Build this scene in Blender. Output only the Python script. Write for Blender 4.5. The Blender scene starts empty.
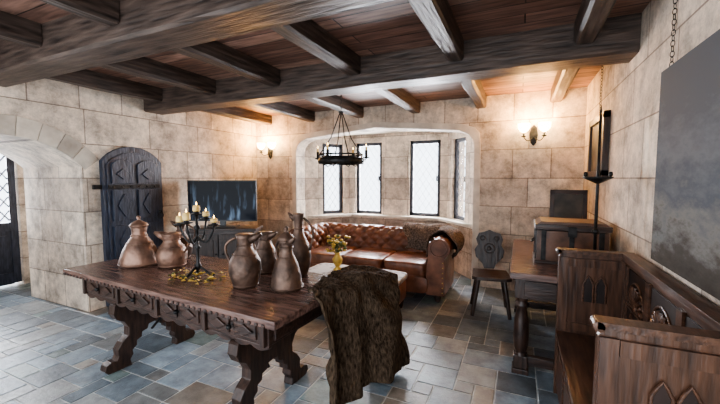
import bpy, bmesh, math, random
from mathutils import Vector, Matrix, noise
random.seed(7)
scene=bpy.context.scene
pi=math.pi

# ------------------------------------------------------------------ materials
def newmat(name):
    m=bpy.data.materials.new(name); m.use_nodes=True
    nt=m.node_tree; b=nt.nodes.get('Principled BSDF')
    return m,nt,b
def N(nt,t,**k):
    n=nt.nodes.new(t)
    for a,v in k.items(): setattr(n,a,v)
    return n
def ramp(nt,c0,c1,p0=0.3,p1=0.7):
    r=N(nt,'ShaderNodeValToRGB'); e=r.color_ramp.elements
    e[0].position=p0; e[1].position=p1
    e[0].color=(*c0,1); e[1].color=(*c1,1); return r
def mat_noise(name,c0,c1,scale=6,rough=.5,metal=0,bump=.1,stretch=(1,1,1),detail=6,bscale=None,sheen=0,spec=None):
    m,nt,b=newmat(name); L=nt.links
    tc=N(nt,'ShaderNodeTexCoord'); mp=N(nt,'ShaderNodeMapping'); mp.inputs['Scale'].default_value=stretch
    L.new(tc.outputs['Object'],mp.inputs['Vector'])
    n=N(nt,'ShaderNodeTexNoise'); n.inputs['Scale'].default_value=scale; n.inputs['Detail'].default_value=detail
    L.new(mp.outputs[0],n.inputs['Vector'])
    r=ramp(nt,c0,c1); L.new(n.outputs['Fac'],r.inputs[0]); L.new(r.outputs[0],b.inputs['Base Color'])
    b.inputs['Roughness'].default_value=rough; b.inputs['Metallic'].default_value=metal
    if spec is not None: b.inputs['Specular IOR Level'].default_value=spec
    if sheen: b.inputs['Sheen Weight'].default_value=sheen
    if bump:
        n2=n
        if bscale:
            n2=N(nt,'ShaderNodeTexNoise'); n2.inputs['Scale'].default_value=bscale; L.new(mp.outputs[0],n2.inputs['Vector'])
        bp=N(nt,'ShaderNodeBump'); bp.inputs['Strength'].default_value=bump; bp.inputs['Distance'].default_value=.02
        L.new(n2.outputs['Fac'],bp.inputs['Height']); L.new(bp.outputs[0],b.inputs['Normal'])
    return m
def mat_stone(name,c1,c2,mort,bw=.74,rh=.375,off=.42):
    m,nt,b=newmat(name); L=nt.links
    tc=N(nt,'ShaderNodeTexCoord'); sp=N(nt,'ShaderNodeSeparateXYZ'); L.new(tc.outputs['Object'],sp.inputs[0])
    ad=N(nt,'ShaderNodeMath',operation='ADD'); L.new(sp.outputs[0],ad.inputs[0]); L.new(sp.outputs[1],ad.inputs[1])
    cb=N(nt,'ShaderNodeCombineXYZ'); L.new(ad.outputs[0],cb.inputs[0]); L.new(sp.outputs[2],cb.inputs[1])
    br=N(nt,'ShaderNodeTexBrick'); br.offset=off; br.squash=.6; br.squash_frequency=2
    L.new(cb.outputs[0],br.inputs['Vector'])
    for k,v in (('Scale',1),('Mortar Size',.006),('Mortar Smooth',.3),('Bias',0),('Brick Width',bw),('Row Height',rh)): br.inputs[k].default_value=v
    br.inputs['Color1'].default_value=(*c1,1); br.inputs['Color2'].default_value=(*c2,1); br.inputs['Mortar'].default_value=(*mort,1)
    n=N(nt,'ShaderNodeTexNoise'); n.inputs['Scale'].default_value=3.2; n.inputs['Detail'].default_value=14; n.inputs['Roughness'].default_value=.8
    L.new(tc.outputs['Object'],n.inputs['Vector'])
    r=ramp(nt,(.28,.26,.25),(1.18,1.14,1.10),.38,.60); L.new(n.outputs['Fac'],r.inputs[0])
    mx=N(nt,'ShaderNodeMix',data_type='RGBA',blend_type='MULTIPLY'); mx.inputs[0].default_value=.82
    L.new(br.outputs['Color'],mx.inputs[6]); L.new(r.outputs[0],mx.inputs[7]); L.new(mx.outputs[2],b.inputs['Base Color'])
    b.inputs['Roughness'].default_value=.8
    n2=N(nt,'ShaderNodeTexNoise'); n2.inputs['Scale'].default_value=22; n2.inputs['Detail'].default_value=10
    L.new(tc.outputs['Object'],n2.inputs['Vector'])
    bp=N(nt,'ShaderNodeBump'); bp.inputs['Strength'].default_value=.45; bp.inputs['Distance'].default_value=.015
    L.new(n2.outputs['Fac'],bp.inputs['Height'])
    bp2=N(nt,'ShaderNodeBump',invert=True); bp2.inputs['Strength'].default_value=.8; bp2.inputs['Distance'].default_value=.012
    L.new(br.outputs['Fac'],bp2.inputs['Height']); L.new(bp.outputs[0],bp2.inputs['Normal']); L.new(bp2.outputs[0],b.inputs['Normal'])
    return m
def mat_emit(name,col,s):
    m,nt,b=newmat(name)
    n=N(nt,'ShaderNodeTexNoise'); n.inputs['Scale'].default_value=5
    r=ramp(nt,tuple(c*.9 for c in col),col); nt.links.new(n.outputs['Fac'],r.inputs[0])
    nt.links.new(r.outputs[0],b.inputs['Emission Color']); b.inputs['Emission Strength'].default_value=s
    b.inputs['Base Color'].default_value=(*col,1); return m
def mat_glass(name):
    m,nt,b=newmat(name); nt.nodes.remove(b)
    t=N(nt,'ShaderNodeBsdfTransparent'); t.inputs[0].default_value=(.95,.97,1,1)
    g=N(nt,'ShaderNodeBsdfGlossy'); g.inputs['Roughness'].default_value=.08
    n=N(nt,'ShaderNodeTexNoise'); n.inputs['Scale'].default_value=9
    bp=N(nt,'ShaderNodeBump'); bp.inputs['Strength'].default_value=.1; nt.links.new(n.outputs['Fac'],bp.inputs['Height']); nt.links.new(bp.outputs[0],g.inputs['Normal'])
    mx=N(nt,'ShaderNodeMixShader'); mx.inputs[0].default_value=.06
    nt.links.new(t.outputs[0],mx.inputs[1]); nt.links.new(g.outputs[0],mx.inputs[2])
    nt.links.new(mx.outputs[0],nt.nodes['Material Output'].inputs[0]); return m

STONE=mat_stone('wall_stone',(.58,.49,.405),(.84,.745,.63),(.33,.27,.22))
STONE_T=mat_noise('trim_stone',(.52,.45,.38),(.80,.72,.61),5,.8,0,.3,bscale=25)
STONE_V=[mat_noise('voussoir_stone_%d'%i,tuple(c*k for c in(.44,.37,.30)),tuple(c*k for c in(.76,.68,.57)),5,.8,0,.4,bscale=25) for i,k in enumerate((1,.78,.62,.9))]
BEAM=mat_noise('beam_wood',(.020,.014,.012),(.125,.088,.070),4,.48,0,.5,(1,9,9),12)
JOIST=mat_noise('joist_wood',(.020,.014,.012),(.115,.082,.066),4,.48,0,.5,(9,1,9),12)
OAK=mat_noise('dark_oak',(.012,.007,.006),(.068,.036,.026),6,.35,0,.25,(1.2,7,7),10)
OAKV=mat_noise('dark_oak_vertical',(.012,.007,.006),(.062,.033,.023),6,.38,0,.25,(7,7,1.2),10)
TABLETOP=mat_noise('table_top_wood',(.035,.018,.015),(.22,.13,.105),5,.24,0,.25,(1,8,8),10)
SETTLE=mat_noise('settle_wood',(.030,.014,.009),(.13,.062,.036),6,.34,0,.2,(8,1.0,8),10)
SETTLEV=mat_noise('settle_wood_vertical',(.030,.014,.009),(.125,.06,.035),5,.34,0,.2,(9,9,.9),10)
SETTLED=mat_noise('settle_recess_shade',(.008,.004,.003),(.03,.014,.01),6,.5,0,.2)  # near-black settle wood: shade of openings and recesses put into the colour
IRON=mat_noise('wrought_iron',(.012,.012,.013),(.05,.048,.046),20,.5,.7,.3)
COPPER=mat_noise('aged_copper',(.07,.042,.032),(.36,.215,.155),9,.46,.62,.35,bscale=22)
COPPER2=mat_noise('dark_bronze',(.032,.022,.018),(.20,.125,.092),10,.48,.6,.35,bscale=22)
LEATHER=mat_noise('brown_leather',(.095,.034,.018),(.30,.125,.07),7,.3,0,.12,bscale=60)
FUR=mat_noise('brown_throw',(.018,.012,.008),(.115,.080,.054),70,1,0,1,(1,1,.35),10,spec=.1)
FUR2=mat_noise('grey_throw',(.045,.033,.026),(.24,.18,.145),50,1,0,1,spec=.1)
BLUE=mat_noise('door_blue_paint',(.010,.014,.026),(.05,.062,.095),7,.42,0,.25,(7,7,1.2))
BLACK=mat_noise('tv_plastic',(.008,.008,.009),(.014,.014,.015),8,.3,0,0)
WAX=mat_noise('candle_wax',(.60,.40,.12),(.85,.62,.25),8,.5,0,.1)
GOLD=mat_noise('gilt_leaf',(.40,.24,.05),(.85,.60,.14),14,.4,.3,.2)
LEAF=mat_noise('green_leaf',(.05,.07,.02),(.16,.16,.05),14,.6,0,.2)
GLASS=mat_glass('leaded_glass')
LEAD=mat_noise('lead_came',(.16,.17,.20),(.3,.32,.36),12,.5,.3,0)
FRAME=mat_noise('window_frame',(.020,.022,.030),(.05,.055,.07),12,.5,0,.1)
BULB=mat_emit('warm_bulb',(1,.72,.35),32)
FLAME=mat_emit('candle_flame',(1,.62,.20),18)
CANVAS2=mat_noise('small_painting_canvas',(.02,.018,.015),(.10,.08,.06),6,.5,0,.1)
CHESTM=mat_noise('chest_leather',(.05,.022,.012),(.15,.07,.04),10,.4,0,.2)

# large painting: dark landscape (bands + clouds)
m,nt,b=newmat('landscape_canvas'); L=nt.links; CANVAS=m
tc=N(nt,'ShaderNodeTexCoord'); sp=N(nt,'ShaderNodeSeparateXYZ'); L.new(tc.outputs['Object'],sp.inputs[0])
n=N(nt,'ShaderNodeTexNoise'); n.inputs['Scale'].default_value=3; n.inputs['Detail'].default_value=12; n.inputs['Roughness'].default_value=.7
mp=N(nt,'ShaderNodeMapping'); mp.inputs['Scale'].default_value=(1,.8,2); L.new(tc.outputs['Object'],mp.inputs[0]); L.new(mp.outputs[0],n.inputs['Vector'])
ma=N(nt,'ShaderNodeMath',operation='MULTIPLY_ADD'); L.new(n.outputs['Fac'],ma.inputs[0]); ma.inputs[1].default_value=.8
mr=N(nt,'ShaderNodeMapRange'); L.new(sp.outputs[2],mr.inputs[0]); mr.inputs[1].default_value=1.06; mr.inputs[2].default_value=2.06; mr.inputs[4].default_value=.8; L.new(mr.outputs[0],ma.inputs[2])
cr=N(nt,'ShaderNodeValToRGB'); L.new(ma.outputs[0],cr.inputs[0]); e=cr.color_ramp.elements
e[0].position=.28; e[0].color=(.035,.028,.022,1); e[1].position=1.0; e[1].color=(.10,.105,.115,1)
for p,c in((.48,(.075,.065,.055,1)),(.58,(.17,.165,.155,1)),(.72,(.085,.095,.11,1)),(.86,(.14,.145,.155,1))):
    q=e.new(p); q.color=c
L.new(cr.outputs[0],b.inputs['Base Color']); b.inputs['Roughness'].default_value=.85; b.inputs['Specular IOR Level'].default_value=.15

# tv picture (screen switched on, dark scene)
m,nt,b=newmat('tv_screen'); L=nt.links; SCREEN=m
tc=N(nt,'ShaderNodeTexCoord'); sp=N(nt,'ShaderNodeSeparateXYZ'); L.new(tc.outputs['Object'],sp.inputs[0])
mp=N(nt,'ShaderNodeMapping'); mp.inputs['Scale'].default_value=(14,1,3); L.new(tc.outputs['Object'],mp.inputs[0])
n=N(nt,'ShaderNodeTexNoise'); n.inputs['Scale'].default_value=1; n.inputs['Detail'].default_value=3; L.new(mp.outputs[0],n.inputs['Vector'])
r=ramp(nt,(.002,.004,.010),(.16,.24,.36),.52,.72); L.new(n.outputs['Fac'],r.inputs[0])
mr=N(nt,'ShaderNodeMapRange'); L.new(sp.outputs[2],mr.inputs[0]); mr.inputs[1].default_value=.62; mr.inputs[2].default_value=.15; mr.inputs[3].default_value=.05; mr.inputs[4].default_value=1
mx=N(nt,'ShaderNodeMix',data_type='RGBA',blend_type='MULTIPLY'); mx.inputs[0].default_value=1; L.new(r.outputs[0],mx.inputs[6]); L.new(mr.outputs[0],mx.inputs[7])
b.inputs['Base Color'].default_value=(.006,.007,.010,1); b.inputs['Roughness'].default_value=.10
b.inputs['Specular IOR Level'].default_value=.12
L.new(mx.outputs[2],b.inputs['Emission Color']); b.inputs['Emission Strength'].default_value=1.0

# ceiling boards
m,nt,b=newmat('ceiling_boards'); L=nt.links; CEIL=m
tc=N(nt,'ShaderNodeTexCoord'); br=N(nt,'ShaderNodeTexBrick'); L.new(tc.outputs['Object'],br.inputs['Vector'])
for k,v in (('Scale',1),('Mortar Size',.005),('Mortar Smooth',.2),('Brick Width',2.4),('Row Height',.155)): br.inputs[k].default_value=v
br.inputs['Color1'].default_value=(.16,.085,.062,1); br.inputs['Color2'].default_value=(.40,.25,.19,1); br.inputs['Mortar'].default_value=(.015,.01,.008,1)
mp=N(nt,'ShaderNodeMapping'); mp.inputs['Scale'].default_value=(1,9,1); L.new(tc.outputs['Object'],mp.inputs[0])
n=N(nt,'ShaderNodeTexNoise'); n.inputs['Scale'].default_value=4; n.inputs['Detail'].default_value=10; L.new(mp.outputs[0],n.inputs['Vector'])
r=ramp(nt,(.38,.34,.33),(1.25,1.2,1.2)); L.new(n.outputs['Fac'],r.inputs[0])
mx=N(nt,'ShaderNodeMix',data_type='RGBA',blend_type='MULTIPLY'); mx.inputs[0].default_value=1
L.new(br.outputs['Color'],mx.inputs[6]); L.new(r.outputs[0],mx.inputs[7]); L.new(mx.outputs[2],b.inputs['Base Color'])
b.inputs['Roughness'].default_value=.5
bp=N(nt,'ShaderNodeBump',invert=True); bp.inputs['Strength'].default_value=.7; bp.inputs['Distance'].default_value=.01; L.new(br.outputs['Fac'],bp.inputs['Height']); L.new(bp.outputs[0],b.inputs['Normal'])

# slate
m,nt,b=newmat('slate_tiles'); L=nt.links; SLATE=m
at=N(nt,'ShaderNodeAttribute'); at.attribute_name='Col'
tc=N(nt,'ShaderNodeTexCoord'); n=N(nt,'ShaderNodeTexNoise'); n.inputs['Scale'].default_value=7; n.inputs['Detail'].default_value=10; n.inputs['Roughness'].default_value=.7
L.new(tc.outputs['Object'],n.inputs['Vector']); r=ramp(nt,(.5,.5,.52),(1.45,1.45,1.42)); L.new(n.outputs['Fac'],r.inputs[0])
mx=N(nt,'ShaderNodeMix',data_type='RGBA',blend_type='MULTIPLY'); mx.inputs[0].default_value=1
L.new(at.outputs['Color'],mx.inputs[6]); L.new(r.outputs[0],mx.inputs[7]); L.new(mx.outputs[2],b.inputs['Base Color'])
b.inputs['Roughness'].default_value=.34
bp=N(nt,'ShaderNodeBump'); bp.inputs['Strength'].default_value=.5; bp.inputs['Distance'].default_value=.014; L.new(n.outputs['Fac'],bp.inputs['Height']); L.new(bp.outputs[0],b.inputs['Normal'])

# patterned cloth
m,nt,b=newmat('woven_cloth'); L=nt.links; CLOTH=m
tc=N(nt,'ShaderNodeTexCoord'); v=N(nt,'ShaderNodeTexVoronoi'); v.inputs['Scale'].default_value=14; L.new(tc.outputs['Object'],v.inputs['Vector'])
r=ramp(nt,(.13,.115,.115),(.42,.39,.37),.15,.5); L.new(v.outputs['Distance'],r.inputs[0]); L.new(r.outputs[0],b.inputs['Base Color']); b.inputs['Roughness'].default_value=.7

# ------------------------------------------------------------------ builder
class B:
    def __init__(s,name): s.name=name; s.bm=bmesh.new(); s.mats=[]; s.M=Matrix.Identity(4)
    def mi(s,m):
        if m not in s.mats: s.mats.append(m)
        return s.mats.index(m)
    def add(s,vs,fs,mat,smooth=False):
        i=s.mi(mat); bv=[s.bm.verts.new(s.M@Vector(v)) for v in vs]; out=[]
        for f in fs:
            try:
                fc=s.bm.faces.new([bv[k] for k in f]); fc.material_index=i; fc.smooth=smooth; out.append(fc)
            except ValueError: pass
        return out
    def box(s,c,d,mat,rz=0,ry=0,rx=0,taper=1):
        R=Matrix.Rotation(rz,3,'Z')@Matrix.Rotation(ry,3,'Y')@Matrix.Rotation(rx,3,'X')
        vs=[]
        for z in(-1,1):
            t=taper if z<0 else 1
            for y in(-1,1):
                for x in(-1,1): vs.append(Vector(c)+R@Vector((x*d[0]/2*t,y*d[1]/2*t,z*d[2]/2)))
        s.add(vs,[(0,2,3,1),(4,5,7,6),(0,1,5,4),(2,6,7,3),(0,4,6,2),(1,3,7,5)],mat)
    def prism(s,pts,plane,a,bb,mat):
        def mk(p,q):
            if plane=='xz': return (p[0],q,p[1])
            if plane=='yz': return (q,p[0],p[1])
            return (p[0],p[1],q)
        n=len(pts); vs=[mk(p,a) for p in pts]+[mk(p,bb) for p in pts]
        fs=[tuple(range(n)),tuple(range(2*n-1,n-1,-1))]+[(i,i+n,(i+1)%n+n,(i+1)%n) for i in range(n)]
        s.add(vs,fs,mat)
    def lathe(s,prof,c,mat,seg=28,sx=1,sy=1,smooth=True):
        vs=[];fs=[]; n=len(prof)
        for r_,z in prof:
            for k in range(seg):
                a=2*pi*k/seg; vs.append((c[0]+r_*math.cos(a)*sx,c[1]+r_*math.sin(a)*sy,c[2]+z))
        for i in range(n-1):
            for k in range(seg):
                k2=(k+1)%seg; fs.append((i*seg+k,i*seg+k2,(i+1)*seg+k2,(i+1)*seg+k))
        fs.append(tuple(range(seg-1,-1,-1))); fs.append(tuple(range((n-1)*seg,n*seg)))
        s.add(vs,fs,mat,smooth)
    def tube(s,pts,rad,mat,seg=8,closed=False,flat=1):
        pts=[Vector(p) for p in pts]; n=len(pts); rs=rad if isinstance(rad,(list,tuple)) else [rad]*n
        vs=[];fs=[]; up=None
        for i,p in enumerate(pts):
            if closed: t=(pts[(i+1)%n]-pts[i-1]).normalized()
            else: t=(pts[min(i+1,n-1)]-pts[max(i-1,0)]).normalized()
            if up is None:
                up=Vector((0,0,1)) if abs(t.z)<.9 else Vector((1,0,0))
            up=(up-t*up.dot(t)).normalized(); sd=t.cross(up)
            for k in range(seg):
                a=2*pi*k/seg; vs.append(p+(up*math.cos(a)*flat+sd*math.sin(a))*rs[i])
        for i in range(n if closed else n-1):
            j=(i+1)%n
            for k in range(seg):
                k2=(k+1)%seg; fs.append((i*seg+k,i*seg+k2,j*seg+k2,j*seg+k))
        if not closed: fs.append(tuple(range(seg-1,-1,-1))); fs.append(tuple(range((n-1)*seg,n*seg)))
        s.add(vs,fs,mat,True)
    def sup(s,c,d,mat,e=.4,nu=28,nv=16,rz=0):
        vs=[];fs=[]; R=Matrix.Rotation(rz,3,'Z')
        f=lambda v,e: math.copysign(abs(v)**e,v)
        for i in range(nv+1):
            th=-pi/2+pi*i/nv
            for k in range(nu):
                a=2*pi*k/nu
                p=R@Vector((f(math.cos(th),e)*f(math.cos(a),e)*d[0]/2,f(math.cos(th),e)*f(math.sin(a),e)*d[1]/2,f(math.sin(th),e)*d[2]/2))
                vs.append(Vector(c)+p)
        for i in range(nv):
            for k in range(nu):
                k2=(k+1)%nu; fs.append((i*nu+k,i*nu+k2,(i+1)*nu+k2,(i+1)*nu+k))
        s.add(vs,fs,mat,True)
    def grid(s,fn,nu,nv,mat,smooth=True):
        vs=[fn(i/nu,j/nv) for i in range(nu+1) for j in range(nv+1)]
        fs=[(i*(nv+1)+j,(i+1)*(nv+1)+j,(i+1)*(nv+1)+j+1,i*(nv+1)+j+1) for i in range(nu) for j in range(nv)]
        s.add(vs,fs,mat,smooth)
    def done(s,loc=(0,0,0),rz=0,bevel=0,solid=0,weld=True):
        if weld: bmesh.ops.remove_doubles(s.bm,verts=s.bm.verts,dist=1e-5)
        bmesh.ops.recalc_face_normals(s.bm,faces=s.bm.faces)
        me=bpy.data.meshes.new(s.name); s.bm.to_mesh(me); s.bm.free()
        for m in s.mats: me.materials.append(m)
        o=bpy.data.objects.new(s.name,me); scene.collection.objects.link(o)
        o.location=loc; o.rotation_euler=(0,0,rz)
        if solid:
            md=o.modifiers.new('solid','SOLIDIFY'); md.thickness=solid; md.offset=0
        if bevel:
            md=o.modifiers.new('bevel','BEVEL'); md.width=bevel; md.segments=2; md.limit_method='ANGLE'; md.angle_limit=math.radians(40)
        return o

# ------------------------------------------------------------------ room shell
XL,XR,YB,ZC=-4.35,.70,5.0,2.59
Y0=-.7
def wall(name,p0,p1,z0,z1,th,holes=()):
    L_=math.dist(p0,p1); b=B(name)
    xs=sorted({0,L_,*[h[0] for h in holes],*[h[1] for h in holes]}); zs=sorted({z0,z1,*[h[2] for h in holes],*[h[3] for h in holes]})
    for i in range(len(xs)-1):
        for j in range(len(zs)-1):
            cx=(xs[i]+xs[i+1])/2; cz=(zs[j]+zs[j+1])/2
            if any(h[0]<cx<h[1] and h[2]<cz<h[3] for h in holes): continue
            b.box((cx,th/2,cz),(xs[i+1]-xs[i],th,zs[j+1]-zs[j]),STONE)
    return b.done((p0[0],p0[1],0),math.atan2(p1[1]-p0[1],p1[0]-p0[0]))
# back wall with tudor niche
TUD=[(.87,0),(.87,1.95),(.89,2.03),(.95,2.10),(1.08,2.16),(2.32,2.27),(3.56,2.16),(3.69,2.10),(3.75,2.03),(3.77,1.95),(3.77,0)]
b=B('wall_back'); b.prism([(0,0)]+TUD+[(5.05,0),(5.05,ZC),(0,ZC)],'xz',0,.25,STONE); b.done((XL,YB,0))
cx,cz=2.32,1.0
def off(p,d):
    return (p[0]+(d if p[0]>cx+.01 else -d if p[0]<cx-.01 else 0)*(1 if p[1]<2.13 else .4), p[1]+(d if p[1]>1.97 else 0))
b=B('trim_1')
for i in range(len(TUD)-1):
    p,q=TUD[i],TUD[i+1]; po,qo=off(p,.085),off(q,.085)
    b.prism([p,q,qo,po],'xz',-.014,.0,STONE_T)
b.done((XL,YB,0),bevel=.004)
# bay
BL=[(-3.48,5.25),(-2.95,5.95),(-1.11,5.95),(-.58,5.25)]
wall('wall_bay_left',BL[0],BL[1],0,2.35,.22,[(.34,.76,.84,2.13)])
wall('wall_bay_back',BL[1],BL[2],0,2.35,.22,[(.14,.66,.84,2.15),(1.18,1.72,.84,2.15)])
wall('wall_bay_right',BL[2],BL[3],0,2.35,.22,[(.16,.58,.84,2.13)])
b=B('ceiling_bay'); b.prism([(-3.6,5.25),(-3.0,6.1),(-1.05,6.1),(-.46,5.25)],'xy',2.3,2.36,STONE_T); b.done()
b=B('window_sill'); b.prism([(-3.44,5.26),(-2.93,5.94),(-1.13,5.94),(-.62,5.26),(-.75,5.26),(-1.22,5.82),(-2.84,5.82),(-3.31,5.26)],'xy',.79,.835,STONE_T); b.done(bevel=.006)
wn=[0]
def window(p0,p1,x0,x1,z0,z1):
    wn[0]+=1; b=B('window_%d'%wn[0]); f=.055; yy=.07
    w=x1-x0; h=z1-z0; cx=(x0+x1)/2; cz=(z0+z1)/2
    b.box((x0+f/2,yy,cz),(f,.05,h),FRAME); b.box((x1-f/2,yy,cz),(f,.05,h),FRAME)
    b.box((cx,yy,z0+f/2),(w,.05,f),FRAME); b.box((cx,yy,z1-f/2),(w,.05,f),FRAME)
    b.box((x1-f-.012,yy-.035,cz),(.02,.03,.09),IRON)
    ix0,ix1,iz0,iz1=x0+f,x1-f,z0+f,z1-f
    b.add([(ix0,yy+.01,iz0),(ix1,yy+.01,iz0),(ix1,yy+.01,iz1),(ix0,yy+.01,iz1)],[(0,1,2,3)],GLASS)
    sl=1.5; step=.17
    for sg in(1,-1):
        c=-4.
        while c<5:
            P=[]
            for x in(ix0,ix1):
                z=iz0+c+sg*sl*(x-ix0)
                if iz0<=z<=iz1: P.append((x,z))
            for z in(iz0,iz1):
                x=ix0+(z-iz0-c)/(sg*sl)
                if ix0<x<ix1: P.append((x,z))
            if len(P)>=2 and math.dist(P[0],P[1])>.02: b.tube([(P[0][0],yy,P[0][1]),(P[1][0],yy,P[1][1])],.0035,LEAD,5)
            c+=step
    b.done((p0[0],p0[1],0),math.atan2(p1[1]-p0[1],p1[0]-p0[0]))
window(BL[0],BL[1],.34,.76,.84,2.13)
window(BL[1],BL[2],.14,.66,.84,2.15)
window(BL[1],BL[2],1.18,1.72,.84,2.15)
window(BL[2],BL[3],.16,.58,.84,2.13)
# left wall with arch
HW_=.62
arch=[]; R=.84; zc=1.9-R; xc=1.59-Y0; a0=math.asin(HW_/R)
for i in range(17):
    a=-a0+2*a0*i/16; arch.append((xc+R*math.sin(a),zc+R*math.cos(a)))
LW=YB-Y0
b=B('wall_left'); b.prism([(0,0),(xc-HW_,0)]+arch+[(xc+HW_,0),(LW,0),(LW,ZC),(0,ZC)],'xz',0,1.25,STONE); b.done((XL,Y0,0),pi/2)
b=B('trim_2')
nv=9
for i in range(nv):
    e0=-a0-.06+(2*a0+.12)*i/nv; e1=-a0-.06+(2*a0+.12)*(i+1)/nv-.006
    pts=[]
    for k in range(4):
        a=e0+(e1-e0)*k/3; pts.append((xc+R*math.sin(a),zc+R*math.cos(a)))
    for k in range(3,-1,-1):
        a=e0+(e1-e0)*k/3; pts.append((xc+(R+.19)*math.sin(a),zc+(R+.19)*math.cos(a)))
    b.prism(pts,'xz',-.012,0,STONE_V[(i*7+1)%4])
b.done((XL,Y0,0),pi/2,bevel=.004)
wall('wall_right',(XR,YB+.25),(XR,Y0),0,ZC,.25)
wall('wall_hall',(-6.35,Y0),(-6.35,3.0),0,ZC,.2,[(1.6-Y0,2.44-Y0,0,1.98)])
wall('wall_hall_end',(-6.55,3.0),(-5.6,3.0),0,ZC,.2)
b=B('ceiling'); b.box((-2.8,(Y0+5.3)/2,ZC+.04),(7.6,5.3-Y0,.08),CEIL); b.done()
# beams
def beam(name,c,d,m):
    b=B(name); nseg=24
    ax=0 if d[0]>d[1] else 1
    L_=d[ax]; w=d[1-ax]; h=d[2]; ch=.018
    sec=[(-w/2+ch,-h/2),(w/2-ch,-h/2),(w/2,-h/2+ch),(w/2,h/2),(-w/2,h/2),(-w/2,-h/2+ch)]
    vs=[];fs=[]
    for i in range(nseg+1):
        t=-L_/2+L_*i/nseg
        for k,(p,q) in enumerate(sec):
            j=noise.noise(Vector((t*2.5+c[0],k*3.1+c[1],c[2])))*.010 if q<h/2 else 0
            vs.append((t,p+j,q+j) if ax==0 else (p+j,t,q+j))
    m_=len(sec)
    for i in range(nseg):
        for k in range(m_): fs.append((i*m_+k,i*m_+(k+1)%m_,(i+1)*m_+(k+1)%m_,(i+1)*m_+k))
    fs.append(tuple(range(m_))); fs.append(tuple(range(nseg*m_,nseg*m_+m_)))
    b.add(vs,fs,m,False); return b.done(c)
LX=XR-XL-.004; CX=(XL+XR)/2
BH=ZC-2.342; BZ=(ZC+2.342)/2-.001
for y in(1.515,3.07,): beam('ceiling_beam',(CX,y,BZ),(LX,.27,BH),BEAM)
beam('ceiling_beam',(CX,-.05,BZ),(LX,.27,BH),BEAM)
JH=ZC-2.435; JZ=(ZC+2.435)/2-.001
for x in(-4.05,-3.17,-2.29,-1.40,-.50,.38):
    for (ya,yb) in((.09,1.375),(1.655,2.93),(3.21,4.995)):
        beam('ceiling_joist',(x,(ya+yb)/2,JZ),(.13,yb-ya,JH),JOIST)
# floor
def floor():
    bm=bmesh.new(); lay=bm.loops.layers.float_color.new('Col')
    def quad(x0,x1,y0,y1,z,col,base=None):
        if base is None:
            vs=[bm.verts.new(p) for p in((x0,y0,z),(x1,y0,z),(x1,y1,z),(x0,y1,z))]
            f=bm.faces.new(vs)
            for l in f.loops: l[lay]=(*col,1)
        else:
            e=.004
            t=[bm.verts.new(p) for p in((x0+e,y0+e,z),(x1-e,y0+e,z),(x1-e,y1-e,z),(x0+e,y1-e,z))]
            o=[bm.verts.new(p) for p in((x0,y0,base),(x1,y0,base),(x1,y1,base),(x0,y1,base))]
            fs=[bm.faces.new(t)]+[bm.faces.new((o[k],o[(k+1)%4],t[(k+1)%4],t[k])) for k in range(4)]
            for f in fs:
                for l in f.loops: l[lay]=(*col,1)
    U=.135; X0,X1,Y0_,Y1=-6.6,1.0,-.8,6.2
    quad(X0,X1,Y0_,Y1,-.004,(.52,.54,.54))
    nx=int((X1-X0)/U); ny=int((Y1-Y0_)/U); occ=[[0]*ny for _ in range(nx)]
    sizes=[(3,2),(2,2),(2,3),(2,1),(1,2),(1,1),(2,2),(2,2),(2,1),(3,2)]
    for j in range(ny):
        for i in range(nx):
            if occ[i][j]: continue
            random.shuffle(sizes)
            for (w,h) in sizes+[(1,1)]:
                if i+w<=nx and j+h<=ny and all(not occ[i+a][j+c] for a in range(w) for c in range(h)):
                    for a in range(w):
                        for c in range(h): occ[i+a][j+c]=1
                    v=random.uniform(.55,1.35); t=random.random(); q=random.random()
                    col=(.165*v+.02*t,.215*v+.01*t,.26*v)
                    if q<.2: col=(.235*v,.25*v,.255*v)
                    elif q<.3: col=(.17*v,.225*v,.225*v)
                    elif q<.36: col=(.24*v,.225*v,.205*v)
                    g=.004
                    quad(X0+i*U+g,X0+(i+w)*U-g,Y0_+j*U+g,Y0_+(j+h)*U-g,0,col,-.003); break
    bmesh.ops.recalc_face_normals(bm,faces=bm.faces)
    me=bpy.data.meshes.new('floor'); bm.to_mesh(me); bm.free(); me.materials.append(SLATE)
    o=bpy.data.objects.new('floor',me); scene.collection.objects.link(o)
floor()

# ------------------------------------------------------------------ doors
b=B('door_1')
def archpts(x0,x1,z0,zs,rise,n=12):
    hw=(x1-x0)/2; R_=(hw*hw+rise*rise)/(2*rise); c=(x0+x1)/2; zc_=zs+rise-R_; a=math.asin(min(1,hw/R_))
    return [(x0,z0)]+[(c+R_*math.sin(-a+2*a*i/n),zc_+R_*math.cos(-a+2*a*i/n)) for i in range(n+1)]+[(x1,z0)]
b.prism(archpts(0,.72,.01,1.70,.18),'xz',-.055,-.0,BLUE)
b.prism(archpts(.04,.68,.06,1.66,.15),'xz',-.066,-.05,BLUE)
for x0 in(.085,.385):
    for z0,z1,ri in((.12,.50,0),(.56,.94,0),(1.0,1.36,0),(1.44,1.66,.06)):
        pts=archpts(x0,x0+.25,z0,z1,ri) if ri else [(x0,z0),(x0,z1),(x0+.25,z1),(x0+.25,z0)]
        b.prism(pts,'xz',-.086,-.06,BLUE)
        cx_=x0+.125; cz_=(z0+z1)/2; hh=(z1-z0)/2-.045
        b.prism([(cx_-.08,cz_),(cx_,cz_+hh),(cx_+.08,cz_),(cx_,cz_-hh)],'xz',-.10,-.08,BLUE)
for z in(.35,1.40): 
    b.box((.34,-.102,z),(.62,.012,.045),IRON)
    for k in range(6): b.sup((.08+k*.1,-.111,z),(.022,.016,.022),IRON,1,8,6)
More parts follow.
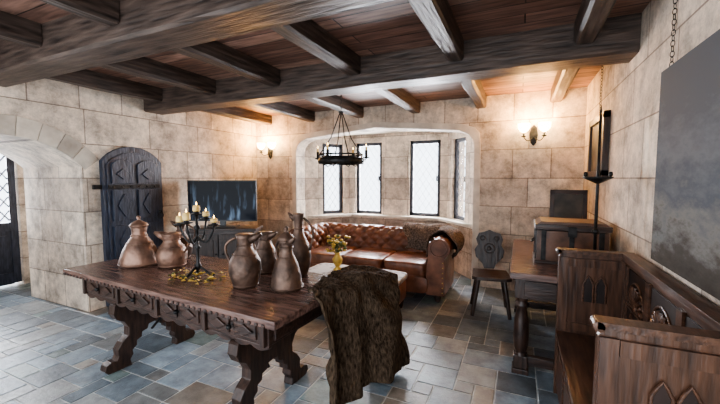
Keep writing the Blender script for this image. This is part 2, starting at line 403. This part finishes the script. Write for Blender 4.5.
b.tube([(.64+.04*math.sin(a*pi/6),-.115,1.02+.04*math.cos(a*pi/6)) for a in range(12)],.006,IRON,6,True)
b.sup((.64,-.11,1.07),(.04,.04,.05),IRON,.8,10,8)
b.box((-.04,-.03,1.40),(.10,.03,.05),IRON)
b.done((XL,2.385,0),pi/2,bevel=.005)
b=B('door_2')
W_=.82
for x in(.04,W_-.04): b.box((x,0,.99),(.08,.05,1.92),BLUE)
b.box((W_/2,0,.10),(W_-.16,.05,.16),BLUE); b.box((W_/2,0,.82),(W_-.16,.05,.12),BLUE); b.box((W_/2,0,1.90),(W_-.16,.05,.10),BLUE)
b.box((W_/2,.005,.47),(W_-.14,.025,.6),BLUE); 
for x in(.25,.57): b.box((x,-.015,.47),(.24,.02,.46),BLUE)
b.add([(.08,.01,.88),(W_-.08,.01,.88),(W_-.08,.01,1.85),(.08,.01,1.85)],[(0,1,2,3)],GLASS)
for i in range(-6,9):
    for sg in(1,-1):
        P=[]; c=i*.19; ix0,ix1,iz0,iz1=.08,W_-.08,.88,1.85; sl=1.4
        for x in(ix0,ix1):
            z=iz0+c+sg*sl*(x-ix0)
            if iz0<=z<=iz1: P.append((x,z))
        for z in(iz0,iz1):
            x=ix0+(z-iz0-c)/(sg*sl)
            if ix0<x<ix1: P.append((x,z))
        if len(P)>=2: b.tube([(P[0][0],0,P[0][1]),(P[1][0],0,P[1][1])],.010,LEAD,5)
b.done((-6.42,1.61,.01),pi/2)

# ------------------------------------------------------------------ refectory table
b=B('refectory_table')
Lh,Dh=1.10,.425
b.box((0,0,.757),(2*Lh,2*Dh,.046),TABLETOP)
for i in range(44):
    for sy in(-1,1): b.box((-Lh+.03+i*.0487,sy*(Dh+.002),.745),(.022,.012,.018),OAK)
b.box((0,0,.655),(1.94,.66,.155),OAK)
for sy in(-1,1):
    for k in range(4):
        xx=-.71+k*.473
        b.box((xx,sy*.335,.655),(.43,.018,.125),OAK)
        for q in(-.105,.105):
            b.box((xx+q,sy*.348,.655),(.17,.016,.09),OAK)
            b.prism([(xx+q-.07,.655),(xx+q,.69),(xx+q+.07,.655),(xx+q,.62)],'xz',sy*.354,sy*.368,OAK)
        b.sup((xx,sy*.37,.655),(.03,.035,.03),IRON,1,10,8)
    for k in range(5): b.box((-.945+k*.473,sy*.345,.655),(.03,.03,.15),OAKV)
for sx in(-1,1): b.box((sx*.975,0,.655),(.02,.58,.11),OAK)
for sy in(-1,1):
    pts=[(-.97,.58)]+[(-.97+1.94*i/120,.565-.022*abs(math.sin(i/120*pi*14))) for i in range(121)]+[(.97,.58)]
    b.prism(pts,'xz',sy*.30,sy*.33,OAK)
half=[(.0,.29),(.045,.285),(.055,.25),(.10,.24),(.105,.20),(.145,.185),(.145,.145),(.18,.12),(.175,.085),(.20,.05),(.19,0),(.36,0),(.385,.03),(.375,.07),(.335,.085),(.30,.08),(.285,.11),(.29,.16),(.255,.21),(.205,.25),(.20,.31),(.235,.37),(.285,.40),(.31,.45),(.30,.51),(.27,.54),(.29,.585),(0,.585)]
poly=half+[(-x,z) for x,z in reversed(half[1:-1])]
for sx in(-1,1):
    x=sx*.66
    b.prism(poly,'yz',x-.04,x+.04,OAKV)
    b.box((x,0,.575),(.14,.66,.03),OAK)
    pts=[]
    for i in range(15):
        t=i/14; pts.append((x*(1-t)+sx*.04*t,.02*math.sin(t*2*pi),.22+.36*t+.05*math.sin(t*2*pi)))
    b.tube(pts,.011,IRON,7)
b.done((-2.17,1.86,0),math.radians(-3.5),bevel=.006)

# ------------------------------------------------------------------ throw over table end and side stool
TT=.782
def crm(P,t):
    n=len(P)-1; k=min(int(t*n),n-1); f=t*n-k
    g=lambda i: Vector(P[max(0,min(n,i))])
    p0,p1,p2,p3=g(k-1),g(k),g(k+1),g(k+2)
    return .5*((2*p1)+(-p0+p2)*f+(2*p0-5*p1+4*p2-p3)*f*f+(-p0+3*p1-3*p2+p3)*f**3)
inner=[(-1.14,1.74),(-1.18,1.90),(-1.21,2.04),(-1.20,2.14),(-1.24,2.22)]
edge=[(-1.045,1.70),(-1.02,1.88),(-.92,2.12),(-.84,2.44),(-1.14,2.48)]
bot=[(-1.01,1.70),(-.97,1.90),(-.85,2.10),(-.77,2.46),(-1.06,2.60)]
def thr(u,v):
    e=crm(edge,u); i_=crm(inner,u); bo=crm(bot,u)
    nz=noise.noise(Vector((u*4,v*3,.3))); n3=noise.noise(Vector((u*11,v*7,4))); n4=noise.noise(Vector((u*34,v*30,7)))
    if v<.3:
        t=v/.3; p=i_*(1-t)+e*t+Vector((.04*n3,.05*nz)); z=TT+.036+.030*nz*t+.014*math.sin(u*19+v*14+3*nz)+.010*n3
        if t>.7: z-=.03*((t-.7)/.3)**2
        z=max(z,TT+.014)
    else:
        t=(v-.3)/.7; k=1-(1-t)**1.9; p=e*(1-k)+bo*k+Vector((.04*n3,.05*nz))*(1-min(1,t*2))
        drop=.66+.03*u+.035*math.sin(u*8+1)
        z=TT+.0-drop*t
        d=(bo-e).normalized(); fold=math.sin(u*23+2.5*nz+t*.8)+.4*math.sin(u*47+4*nz)
        p=p+d*(.014+.038*min(1,t*2.2)*fold+.03*nz*t+.012*n3)+Vector((.025*nz,.02*nz))*t
    return (p.x,p.y,max(z+.006*n4,.03))
b=B('fur_throw'); b.grid(thr,150,90,FUR); b.done(solid=.016)
b=B('wooden_stool')
b.box((-.945,2.36,.725),(.10,.11,.035),OAK)
for x in(-.975,-.915):
    for y in(2.325,2.395): b.tube([(x,y,.715),(x*1.0,y,.0)],[.012,.015],OAKV,8)
b.box((-.945,2.36,.2),(.05,.06,.03),OAK)
b.done(bevel=.004)

# ------------------------------------------------------------------ copper vessels
def pitcher(name,loc,h,r,prof,mat,ha=0,spout=True,lid=False,handle=True,rim=None):
    b=B(name)
    P=[(p*r,q*h) for p,q in prof]
    b.lathe(P,(0,0,0),mat,32)
    rn=P[-1][0]
    if lid:
        z=P[-1][1]
        b.lathe([(rn*1.1,z),(rn*1.12,z+.008),(rn*.8,z+.03*1),(rn*.3,z+.05),(.008,z+.055),(.016,z+.07),(.016,z+.08),(.003,z+.09)],(0,0,0),mat,24)
    b.tube([(P[1][0]*1.02*math.cos(a*pi/16),P[1][0]*1.02*math.sin(a*pi/16),.03*h+.006) for a in range(32)],.005,mat,6,True)
    ix=min(range(2,len(P)-1),key=lambda i:P[i][0]); rr,zz=P[ix]
    b.tube([(rr*1.05*math.cos(a*pi/16),rr*1.05*math.sin(a*pi/16),zz) for a in range(32)],.006,mat,6,True)
    js=max(2,ix-2); rr,zz=P[js]
    b.tube([(rr*1.01*math.cos(a*pi/16),rr*1.01*math.sin(a*pi/16),zz) for a in range(32)],.0035,mat,6,True)
    c,s=math.cos(ha),math.sin(ha)
    if handle:
        pts=[]
        for i in range(15):
            t=i/14; a=pi*t
            z=h*(.93-.52*t); rad0=rn*(1-t)+r*.93*t
            rad=rad0+math.sin(a)*r*(.62-.15*t)
            pts.append((rad*c,rad*s,z+.02*math.sin(a)))
        b.tube(pts,[.009]*15,mat,8)
    if spout:
        c2,s2=-c,-s
        b.tube([(rn*.7*c2,rn*.7*s2,h*.90),(rn*1.3*c2,rn*1.3*s2,h*.95),(rn*1.9*c2,rn*1.9*s2,h*1.01)],[rn*.5,rn*.38,rn*.16],mat,10)
    return b.done(loc)
TZ=.7815
flag=[(.96,0),(1,.02),(1,.07),(.94,.12),(.88,.28),(.72,.48),(.5,.62),(.40,.70),(.38,.80),(.44,.90),(.5,.94)]
cone=[(.97,0),(1,.02),(1.0,.10),(.93,.22),(.80,.38),(.62,.54),(.44,.66),(.36,.72),(.36,.84),(.42,.94)]
jug=[(.72,0),(.76,.02),(.9,.15),(1,.32),(.96,.48),(.74,.62),(.5,.72),(.43,.80),(.48,.92),(.58,1)]
ewer=[(.66,0),(.72,.02),(.92,.16),(1,.30),(.9,.44),(.62,.58),(.40,.68),(.33,.76),(.34,.86),(.44,.97),(.46,1)]
squat=[(.8,0),(.86,.03),(1,.22),(1,.42),(.82,.6),(.58,.72),(.52,.82),(.66,.97),(.68,1)]
pitcher('copper_flagon',(-2.88,1.86,TZ),.34,.152,cone,COPPER,ha=2.6,lid=True,handle=False,spout=False)
pitcher('copper_jug',(-2.58,1.93,TZ),.27,.115,squat,COPPER,ha=.3)
pitcher('copper_ewer',(-2.76,2.16,TZ),.33,.095,ewer,COPPER2,ha=.6)
pitcher('copper_jug',(-1.65,1.765,TZ),.35,.105,jug,COPPER2,ha=pi+.3)
pitcher('copper_jug',(-1.76,2.10,TZ),.31,.085,squat,COPPER2,ha=pi)
pitcher('copper_flagon',(-1.37,1.84,TZ),.34,.105,flag,COPPER2,ha=pi-.4,lid=True)
pitcher('copper_ewer',(-1.48,2.14,TZ),.46,.092,ewer,COPPER2,ha=.2)
# candelabra
b=B('iron_candelabra')
for k in range(3):
    a=k*2*pi/3+.4; c,s=math.cos(a),math.sin(a)
    b.tube([(.105*c,.105*s,.008),(.08*c,.08*s,.02),(.045*c,.045*s,.05),(.0,.0,.08)],.009,IRON,8)
    b.sup((.108*c,.108*s,.009),(.03,.03,.017),IRON,1,10,8)
b.lathe([(.014,.05),(.024,.08),(.013,.1),(.011,.2),(.024,.215),(.011,.23),(.011,.34),(.026,.36),(.01,.38),(.01,.45)],(0,0,0),IRON,14)
def cup(b,x,y,z,hc):
    b.lathe([(.006,0),(.038,.008),(.043,.014),(.016,.016),(.024,.04),(.024,.042)],(x,y,z),IRON,16)
    b.lathe([(.024,.03),(.026,.04),(.023,.03+hc),(.006,.035+hc)],(x,y,z),WAX,12)
    b.lathe([(.002,.0),(.004,.008),(.003,.014),(.001,.024)],(x,y,z+.034+hc),FLAME,10)  # small glowing flame, added on top of an unlit candle
cup(b,0,0,.45,.04)
for k in range(4):
    a=k*pi/2+.35; c,s=math.cos(a),math.sin(a); rr=.13; zt=.40 if k%2 else .37
    pts=[(rr*t*c,rr*t*s,.30-.055*math.sin(t*pi)+ (zt-.30)*t**3) for t in[i/10 for i in range(11)]]
    b.tube(pts,.008,IRON,8); cup(b,rr*c,rr*s,zt,.025+.008*k)
cand=b.done((-2.13,1.80,TZ))
b=B('gilded_leaves')  # loose leaves scattered on the table, only parented to the candelabra
for k in range(80):
    a=random.uniform(0,2*pi); rr=random.uniform(.03,.24); x=rr*1.3*math.cos(a); y=rr*.7*math.sin(a); th=random.uniform(0,pi); l=random.uniform(.025,.055); z=random.uniform(.002,.03)
    c,s=math.cos(th),math.sin(th)
    b.add([(x-c*l/2,y-s*l/2,z),(x-s*l*.25,y+c*l*.25,z+.01),(x+c*l/2,y+s*l/2,z),(x+s*l*.25,y-c*l*.25,z+.008)],[(0,1,2),(0,2,3)],GOLD if k%3 else LEAF)
b.sup((.16,.02,.016),(.032,.032,.03),GOLD,1,12,8); b.sup((-.15,-.04,.013),(.026,.026,.025),GOLD,1,12,8)
g=b.done((0,-.05,.001)); g.parent=cand

# ------------------------------------------------------------------ chesterfield
W,D=2.30,.98
hw=W/2-.15; bk=D-.16; rc=.16
def path(s):
    L1=bk-rc-.05; La=rc*pi/2; L2=2*(hw-rc)
    if s<L1: return (-hw,.05+s),(-1,0)
    s-=L1
    if s<La: a=s/rc; return (-hw+rc-rc*math.cos(a),bk-rc+rc*math.sin(a)),(-math.cos(a),math.sin(a))
    s-=La
    if s<L2: return (-hw+rc+s,bk),(0,1)
    s-=L2
    if s<La: a=s/rc; return (hw-rc+rc*math.sin(a),bk-rc+rc*math.cos(a)),(math.sin(a),math.cos(a))
    s-=La
    return (hw,bk-rc-s),(1,0)
LT=2*(bk-rc-.05)+rc*pi+2*(hw-rc)
prof=[(-.125,.40),(-.12,.46),(-.11,.52),(-.105,.58),(-.11,.63)]
for i in range(13):
    a=math.radians(170-220*i/12); prof.append((.02+.13*math.cos(a),.665+.12*math.sin(a)))
prof+=[(.085,.54),(.09,.4),(.09,.25),(.09,.10)]
cum=[0]
for i in range(1,len(prof)): cum.append(cum[-1]+math.dist(prof[i],prof[i-1]))
def profat(d):
    for i in range(1,len(cum)):
        if d<=cum[i] or i==len(cum)-1:
            f=(d-cum[i-1])/(cum[i]-cum[i-1]); p=(prof[i-1][0]*(1-f)+prof[i][0]*f,prof[i-1][1]*(1-f)+prof[i][1]*f)
            t=Vector((prof[i][0]-prof[i-1][0],prof[i][1]-prof[i-1][1])).normalized()
            return p,(-t.y,t.x)
def surf(s,d,extra=0,tuft=True):
    (x,y),(nx,ny)=path(s); p,n=profat(d); k=extra
    if tuft:
        w=.18; hgt=.15
        f=abs(math.sin(pi*(s/w+d/hgt)/1))*abs(math.sin(pi*(s/w-d/hgt)/1))
        fade=1 if d<.40 else max(0,1-(d-.40)/.08)
        k+=(f**.45-.6)*.05*fade
    return (x+nx*(p[0]+n[0]*k),y+ny*(p[0]+n[0]*k),p[1]+n[1]*k)
b=B('chesterfield_sofa')
b.grid(lambda u,v:surf(u*LT,v*cum[-1]),260,64,LEATHER)
for i in range(0,int(LT/.09)+1):
    for j in range(0,6):
        if (i+j)%2==0:
            s=i*.09; d=j*.075
            if s<LT and d<.40:
                b.sup(surf(s,d,-.002),(.022,.022,.022),LEATHER,1,8,6)
for sx in(-1,1):
    pts=[(sx*(hw+p[0]),p[1]) for p in prof]
    b.prism(pts+[(sx*(hw-.125),.10)],'xz',.015,.055,LEATHER)
    ring=[(sx*(hw+.02+.098*math.cos(a*pi/12)),.012,.665+.092*math.sin(a*pi/12)) for a in range(24)]
    b.tube(ring,.006,LEATHER,6,True)
    for z in(.14,.2,.26,.32,.38,.44,.5): b.sup((sx*(hw+.07),.013,z),(.014,.012,.014),GOLD,1,8,6)
b.box((0,D/2-.05,.20),(2*hw-.2,D-.26,.20),LEATHER)
for k in range(3):
    wx=(2*hw-.24)/3; b.sup((-hw+.12+wx*(k+.5),.36,.38),(wx-.004,.70,.19),LEATHER,.28,40,20)
b.sup((0,.03,.21),(2*hw-.2,.07,.22),LEATHER,.25,40,12)
for x in(-hw,hw,0):
    for y in(.1,D-.2): b.lathe([(.025,0),(.035,.02),(.045,.06),(.03,.10),(.03,.12)],(x,y,0),OAK,16)
SOF=(-1.87,4.07,0)
b.done(SOF)
b=B('grey_throw')
s0,s1=LT-1.30,LT-.16
b.grid(lambda u,v:(lambda q:(q[0],q[1],q[2]+.02*noise.noise(Vector((u*7,v*7,0)))))(surf(s0+(s1-s0)*(u+.05*math.sin(v*11)),.10+v*.70,.042+.026*abs(math.sin(u*15+2*math.sin(v*4))),False)),80,50,FUR2)
b.done(SOF,solid=.014)

# ottoman with cloth
b=B('ottoman')
b.sup((0,0,.25),(1.15,.50,.30),LEATHER,.25,44,16)
b.sup((0,0,.385),(1.17,.52,.07),CLOTH,.22,44,12)
for x in(-.5,.5):
    for y in(-.19,.19): b.lathe([(.02,0),(.03,.03),(.04,.09),(.03,.13)],(x,y,0),OAK,14)
b.done((-1.72,3.60,0))
b=B('flower_vase')
b.lathe([(.05,0),(.055,.01),(.025,.035),(.03,.05),(.055,.09),(.06,.13),(.035,.17),(.03,.19),(.045,.21)],(0,0,0),GOLD,24)
for k in range(50):
    a=random.uniform(0,2*pi); rr=random.uniform(.01,.15); z=random.uniform(.26,.44)-rr*.4
    c,s=math.cos(a)*rr,math.sin(a)*rr
    b.tube([(0,0,.19),(c*.5,s*.5,.5*(z+.19)+.02),(c,s,z)],.003,LEAF,5)
    b.sup((c,s,z),(.046,.046,.032),GOLD if k%3 else LEAF,1,8,6)
b.done((-1.93,3.58,.421))

# ------------------------------------------------------------------ TV + cabinet
tr=math.atan2(.416,.909)
b=B('television')
b.box((0,0,.37),(.97,.035,.58),BLACK); b.box((0,-.019,.372),(.945,.004,.55),SCREEN)
b.box((0,0,.045),(.08,.03,.08),BLACK); b.box((0,0,.008),(.42,.2,.014),BLACK)
b.done((-3.83,3.68,.811),tr,bevel=.003)
b=B('tv_cabinet')
b.box((0,0,.795),(1.0,.36,.03),OAK); b.box((0,.0,.44),(.94,.33,.68),OAK)
for x in(-.235,.235):
    b.box((x,-.17,.44),(.43,.02,.58),OAKV); b.box((x,-.182,.44),(.30,.014,.44),OAKV); b.sup((x*.2,-.19,.46),(.025,.03,.025),IRON,1,8,6)
for x in(-.43,.43):
    for y in(-.13,.13): b.box((x,y,.05),(.06,.06,.10),OAK,taper=.7)
b.done((-3.79,3.66,0),tr,bevel=.004)

# ------------------------------------------------------------------ sconces
SCW=26
def sconce(name,loc):
    b=B(name)
    b.prism([(-.035,-.10),(-.05,0),(-.035,.09),(0,.13),(.035,.09),(.05,0),(.035,-.10),(0,-.14)],'xz',-.018,0,IRON)
    for sx in(-1,1):
        pts=[(sx*.115*t**.8,-.02-.09*math.sin(t*pi/2),-.03-.05*math.sin(t*pi)) for t in[i/9 for i in range(10)]]
        b.tube(pts,.006,IRON,8)
        x,y,z=pts[-1]
        b.lathe([(.004,-.01),(.028,0),(.032,.008),(.012,.01),(.014,.05)],(x,y,z),IRON,14)
        b.lathe([(.012,.05),(.045,.075),(.065,.11),(.07,.16),(.066,.16),(.01,.06)],(x,y,z),BULB,18)
    o=b.done(loc)
    for sx in(-1,1):
        l=bpy.data.lights.new(name+'_light','POINT'); l.energy=SCW; l.color=(1,.52,.18); l.shadow_soft_size=.05
        lo=bpy.data.objects.new('sconce_lamp',l); scene.collection.objects.link(lo); lo.parent=o; lo.location=(sx*.115,-.16,.22)
sconce('wall_sconce',(.14,YB,2.05))
sconce('wall_sconce',(-4.03,YB,1.98))

# ------------------------------------------------------------------ chandelier
b=B('iron_chandelier')
def ring(r,z,rad,fl=1):
    b.tube([(r*math.cos(a*pi/20),r*math.sin(a*pi/20),z) for a in range(40)],rad,IRON,8,True,fl)
ring(.25,-.02,.016,2.2); ring(.25,.05,.008); ring(.10,-.05,.008)
for k in range(8):
    a=k*pi/4; c,s=math.cos(a),math.sin(a)
    b.tube([(.25*c,.25*s,-.04),(.25*c,.25*s,.06)],.006,IRON,6)
    if k%2==0:
        b.tube([(.10*c,.10*s,-.05),(.18*c,.18*s,-.08),(.27*c,.27*s,-.03),(.31*c,.31*s,.0)],.006,IRON,6)
        b.lathe([(.005,0),(.035,.01),(.04,.018),(.015,.02),(.017,.09),(.012,.092)],(.31*c,.31*s,0),IRON,14)
        b.lathe([(.012,.085),(.012,.13),(.003,.135)],(.31*c,.31*s,0),WAX,12)
        b.lathe([(.002,.0),(.005,.008),(.004,.014),(.001,.026)],(.31*c,.31*s,.135),FLAME,10)
def chain(b,p,q,n,r=.012):
    p,q=Vector(p),Vector(q); d=(q-p); L_=d.length; d.normalize()
    u=d.orthogonal().normalized(); w=d.cross(u)
    for i in range(n):
        c=p+d*(L_*(i+.5)/n); ax=u if i%2 else w; hl=L_/n*.62
        b.tube([c+d*hl*math.cos(a*pi/5)+ax*r*math.sin(a*pi/5) for a in range(10)],r*.25,IRON,5,True)
for k in range(4):
    a=k*pi/2+pi/4; c,s=math.cos(a),math.sin(a)
    b.tube([(.25*c,.25*s,.05),(.12*c,.12*s,.24),(.015*c,.015*s,.52)],.006,IRON,6)
zt=ZC-1.715
ring(.025,.53,.007); chain(b,(0,0,.55),(0,0,zt-.015),8)
b.lathe([(.01,zt-.03),(.03,zt-.015),(.035,zt)],(0,0,0),IRON,12)
b.done((-1.86,3.55,1.715))

# ------------------------------------------------------------------ stool chair (sgabello)
b=B('carved_stool_chair')
b.prism([(-.20,-.17),(-.15,-.20),(.15,-.20),(.20,-.17),(.18,.18),(-.18,.18)],'xy',.41,.445,OAK)
for sx in(-1,1):
    for sy in(-1,1):
        b.tube([(sx*.13,sy*.12,.415),(sx*.19,sy*.19,.012)],[.026,.02],OAKV,8)
bp_=[(-.055,.445),(-.075,.50),(-.15,.58),(-.165,.66),(-.13,.72),(-.15,.79),(-.12,.86),(-.06,.875),(0,.90)]
bp_=bp_+[(-x,z) for x,z in reversed(bp_[:-1])]
b.M=Matrix.Translation((0,.15,0))@Matrix.Rotation(math.radians(-7),4,'X')
b.prism(bp_,'xz',.035,.06,OAKV)
for (x,z,r_) in((0,.68,.055),(-.08,.80,.025),(.08,.80,.025)):
    b.tube([(x+r_*math.cos(a*pi/8),.033,z+r_*math.sin(a*pi/8)) for a in range(16)],.008,OAKV,6,True)
b.sup((0,.035,.68),(.05,.02,.05),OAKV,1,10,8)
b.M=Matrix.Identity(4)
b.done((-.27,4.08,0),math.radians(8),bevel=.004)

# ------------------------------------------------------------------ desk
b=B('oak_side_table')
x0,x1,y0,y1=-.05,.68,2.80,4.36
cx_,cy_=(x0+x1)/2,(y0+y1)/2
b.box((cx_,cy_,.775),(x1-x0,y1-y0,.05),TABLETOP)
b.box((cx_,cy_,.67),(x1-x0-.10,y1-y0-.12,.16),OAK)
for k in range(3):
    yy=y0+.10+ (y1-y0-.2)*(k+.5)/3; b.box((x0+.045,yy,.67),(.02,.44,.12),OAK); b.sup((x0+.03,yy,.67),(.03,.03,.03),IRON,1,8,6)
b.box((cx_,y0+.055,.67),(x1-x0-.2,.02,.12),OAK)
for x in(x0+.09,x1-.09):
    for y in(y0+.11,y1-.11):
        b.box((x,y,.67),(.11,.11,.16),OAKV); b.box((x,y,.09),(.10,.10,.10),OAKV); b.box((x,y,.02),(.12,.12,.04),OAKV)
        b.lathe([(.05,.13),(.035,.16),(.05,.20),(.055,.30),(.05,.42),(.035,.5),(.052,.53),(.035,.56),(.05,.6)],(x,y,0),OAKV,16)
for x in(x0+.09,x1-.09): b.box((x,cy_,.10),(.05,y1-y0-.3,.07),OAK)
for y in(y0+.11,y1-.11): b.box((cx_,y,.10),(x1-x0-.26,.05,.07),OAK)
b.done(bevel=.006)
b=B('wooden_chest')
b.box((0,0,.14),(.50,.36,.26),CHESTM); b.box((0,0,.30),(.53,.39,.045),OAK); b.box((0,0,.01),(.53,.39,.02),OAK)
b.prism([(-.255,.32),(-.22,.345),(.22,.345),(.255,.32)],'xz',-.18,.18,CHESTM)
for x in(-.2,0,.2): b.box((x,-.185,.15),(.035,.01,.25),IRON)
for y in(-.13,.13): b.box((-.255,y,.15),(.01,.035,.25),IRON)
b.box((0,-.20,.27),(.06,.012,.08),IRON)
b.tube([(-.262,-.05,.17),(-.285,-.04,.15),(-.285,.04,.15),(-.262,.05,.17)],.007,IRON,6)
b.done((.39,3.40,.801),bevel=.005)
b=B('framed_panel')
b.M=Matrix.Rotation(math.radians(-8),4,'X')
b.box((0,0,.29),(.34,.025,.55),OAKV); b.box((0,-.015,.29),(.27,.012,.47),CANVAS2)
for z in(.03,.55): b.box((0,-.02,z),(.34,.02,.045),OAK)
for x in(-.15,.15): b.box((x,-.02,.29),(.04,.02,.56),OAKV)
b.done((.47,4.22,.806))
b=B('iron_pricket_stand')
for k in range(3):
    a=k*2*pi/3+.5; c,s=math.cos(a),math.sin(a); b.tube([(.09*c,.09*s,.008),(.05*c,.05*s,.05),(0,0,.07)],.008,IRON,7)
b.tube([(0,0,.05),(0,0,1.15)],[.011,.009],IRON,10); b.tube([(0,0,1.15),(0,0,1.21)],[.009,.002],IRON,8)
b.lathe([(.01,.66),(.05,.68),(.09,.70),(.092,.71),(.03,.70),(.012,.71)],(0,0,0),IRON,20)
for sx in(-1,1): b.lathe([(.004,0),(.014,.008),(.012,.03),(.004,.035)],(sx*.075,0,.71),IRON,10)
b.lathe([(.011,.3),(.024,.32),(.011,.34)],(0,0,0),IRON,12)
b.done((.50,2.95,.801))

# ------------------------------------------------------------------ settle
b=B('gothic_settle')
sx0,sx1=.255,.675; ya,yb=1.40,2.72; H=1.0
def endpanel(y):
    t=.045
    pts=[(sx0,0),(sx0,H-.03),(sx0+.015,H-.005),(sx0+.05,H),(sx1,H),(sx1,0),(sx1-.10,0),(sx1-.12,.06),(sx0+.12,.06),(sx0+.10,0)]
    b.prism(pts,'xz',y-t/2,y+t/2,SETTLEV)
    b.box(((sx0+sx1)/2,y,H+.008),(sx1-sx0+.01,.07,.026),SETTLE)
    b.tube([(sx0,y-.035,H+.003),(sx0,y+.035,H+.003)],.018,SETTLE,12)
    for f in(-1,1):
        yy=y+f*(t/2+.006)
        for x in(sx0+.03,sx1-.03): b.box((x,yy,.72),(.055,.014,.50),SETTLEV)
        b.box(((sx0+sx1)/2,yy,.94),(sx1-sx0-.12,.014,.055),SETTLEV); b.box(((sx0+sx1)/2,yy,.50),(sx1-sx0-.12,.014,.05),SETTLEV)
        for xx in(-.035,.035):
            c=(sx0+sx1)/2+xx
            lan=[(c-.028,.68),(c-.028,.80),(c-.015,.83),(c,.855),(c+.015,.83),(c+.028,.80),(c+.028,.68)]
            b.prism(lan,'xz',yy-.004,yy+.003*f,SETTLED)  # dark fill standing in for the shade inside a lancet opening
            b.tube([(p[0],yy+f*.004,p[1]) for p in lan],.006,SETTLE,6)
endpanel(yb); endpanel(ya)
b.box(((sx0+sx1)/2-.01,(ya+yb)/2,.435),(sx1-sx0-.02,yb-ya-.045,.035),SETTLE)
b.box((sx0+.03,(ya+yb)/2,.23),(.03,yb-ya-.045,.37),SETTLE)
for k in range(3): b.box((sx0+.012,ya+.24+k*.42,.23),(.012,.34,.27),SETTLE)
b.box((sx1-.02,(ya+yb)/2,.72),(.035,yb-ya-.045,.56),SETTLE)
b.box((sx1-.03,(ya+yb)/2,H+.0),(.075,yb-ya-.045,.045),SETTLE)
b.box((sx1-.043,(ya+yb)/2,.50),(.02,yb-ya-.045,.07),SETTLE)
for k in range(4): b.box((sx1-.043,ya+.05+k*(yb-ya-.1)/3,.74),(.02,.06,.42),SETTLE)
for k in range(3):
    yc=ya+.05+(k+.5)*(yb-ya-.1)/3; xx=sx1-.045; zc_=.74
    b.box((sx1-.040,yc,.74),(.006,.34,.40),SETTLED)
    for j in range(11):
        a=pi*j/10; c,s=math.cos(a),math.sin(a)
        b.tube([(xx,yc+.02*c,zc_+.02*s),(xx-.004,yc+.07*c,zc_+.07*s),(xx,yc+.125*c,zc_+.125*s)],[.004,.012,.014],SETTLE,7)
    b.sup((xx,yc,zc_),(.03,.05,.05),SETTLE,1,12,8)
    b.tube([(xx,yc+.145*math.cos(pi*j/16),zc_+.145*math.sin(pi*j/16)) for j in range(17)],.007,SETTLE,6)
    b.tube([(xx,yc-.15,zc_-.03),(xx,yc+.15,zc_-.03)],.008,SETTLE,6)
    b.tube([(xx,yc+.10*math.cos(j*pi/12)*(1-j/40),zc_-.09+.035*math.sin(j*pi/4)) for j in range(13)],.007,SETTLE,6)
b.done(bevel=.005)

# ------------------------------------------------------------------ paintings
b=B('large_painting')
b.box((XR-.018,1.80,1.56),(.034,1.18,1.0),CANVAS)
b.box((XR-.010,1.80,1.56),(.018,1.20,1.02),OAK)
chain(b,(XR-.02,2.30,2.06),(XR-.02,2.30,ZC-.01),20,.009); chain(b,(XR-.02,1.3,2.06),(XR-.02,1.3,ZC-.01),20,.009)
b.done(bevel=.003)
b=B('framed_painting')
b.box((XR-.016,4.05,1.80),(.03,.60,.50),CANVAS2)
for z in(1.54,2.06): b.box((XR-.026,4.05,z),(.05,.72,.06),OAK)
for y in(3.72,4.38): b.box((XR-.026,y,1.80),(.05,.06,.56),OAKV)
chain(b,(XR-.02,4.05,2.09),(XR-.02,4.05,ZC-.002),18,.009)
b.done(bevel=.004)

# ------------------------------------------------------------------ lighting
w=bpy.data.worlds.new('World'); scene.world=w; w.use_nodes=True
bg=w.node_tree.nodes['Background']; bg.inputs[0].default_value=(.87,.93,1,1); bg.inputs[1].default_value=4.4
def area(name,loc,rot,sx,sy,e,col):
    l=bpy.data.lights.new(name,'AREA'); l.shape='RECTANGLE'; l.size=sx; l.size_y=sy; l.energy=e; l.color=col
    o=bpy.data.objects.new(name,l); scene.collection.objects.link(o); o.location=loc; o.rotation_euler=rot; return o
area('daylight_bay',(-2.03,6.6,1.7),(math.radians(-80),0,0),3.0,2.0,1300,(.97,.97,1))
area('daylight_hall',(-7.0,1.9,1.6),(0,math.radians(-90),0),1.6,1.6,320,(.95,.96,1))
try: scene.view_settings.look='AgX - Medium High Contrast'
except Exception: pass

cam=bpy.data.cameras.new('Camera'); cam.lens=17.45; cam.sensor_width=36; cam.clip_start=.02
co=bpy.data.objects.new('Camera',cam); scene.collection.objects.link(co)
co.location=(0,0,1.5); co.rotation_euler=(math.radians(86.1),0,math.radians(24.6)); scene.camera=co
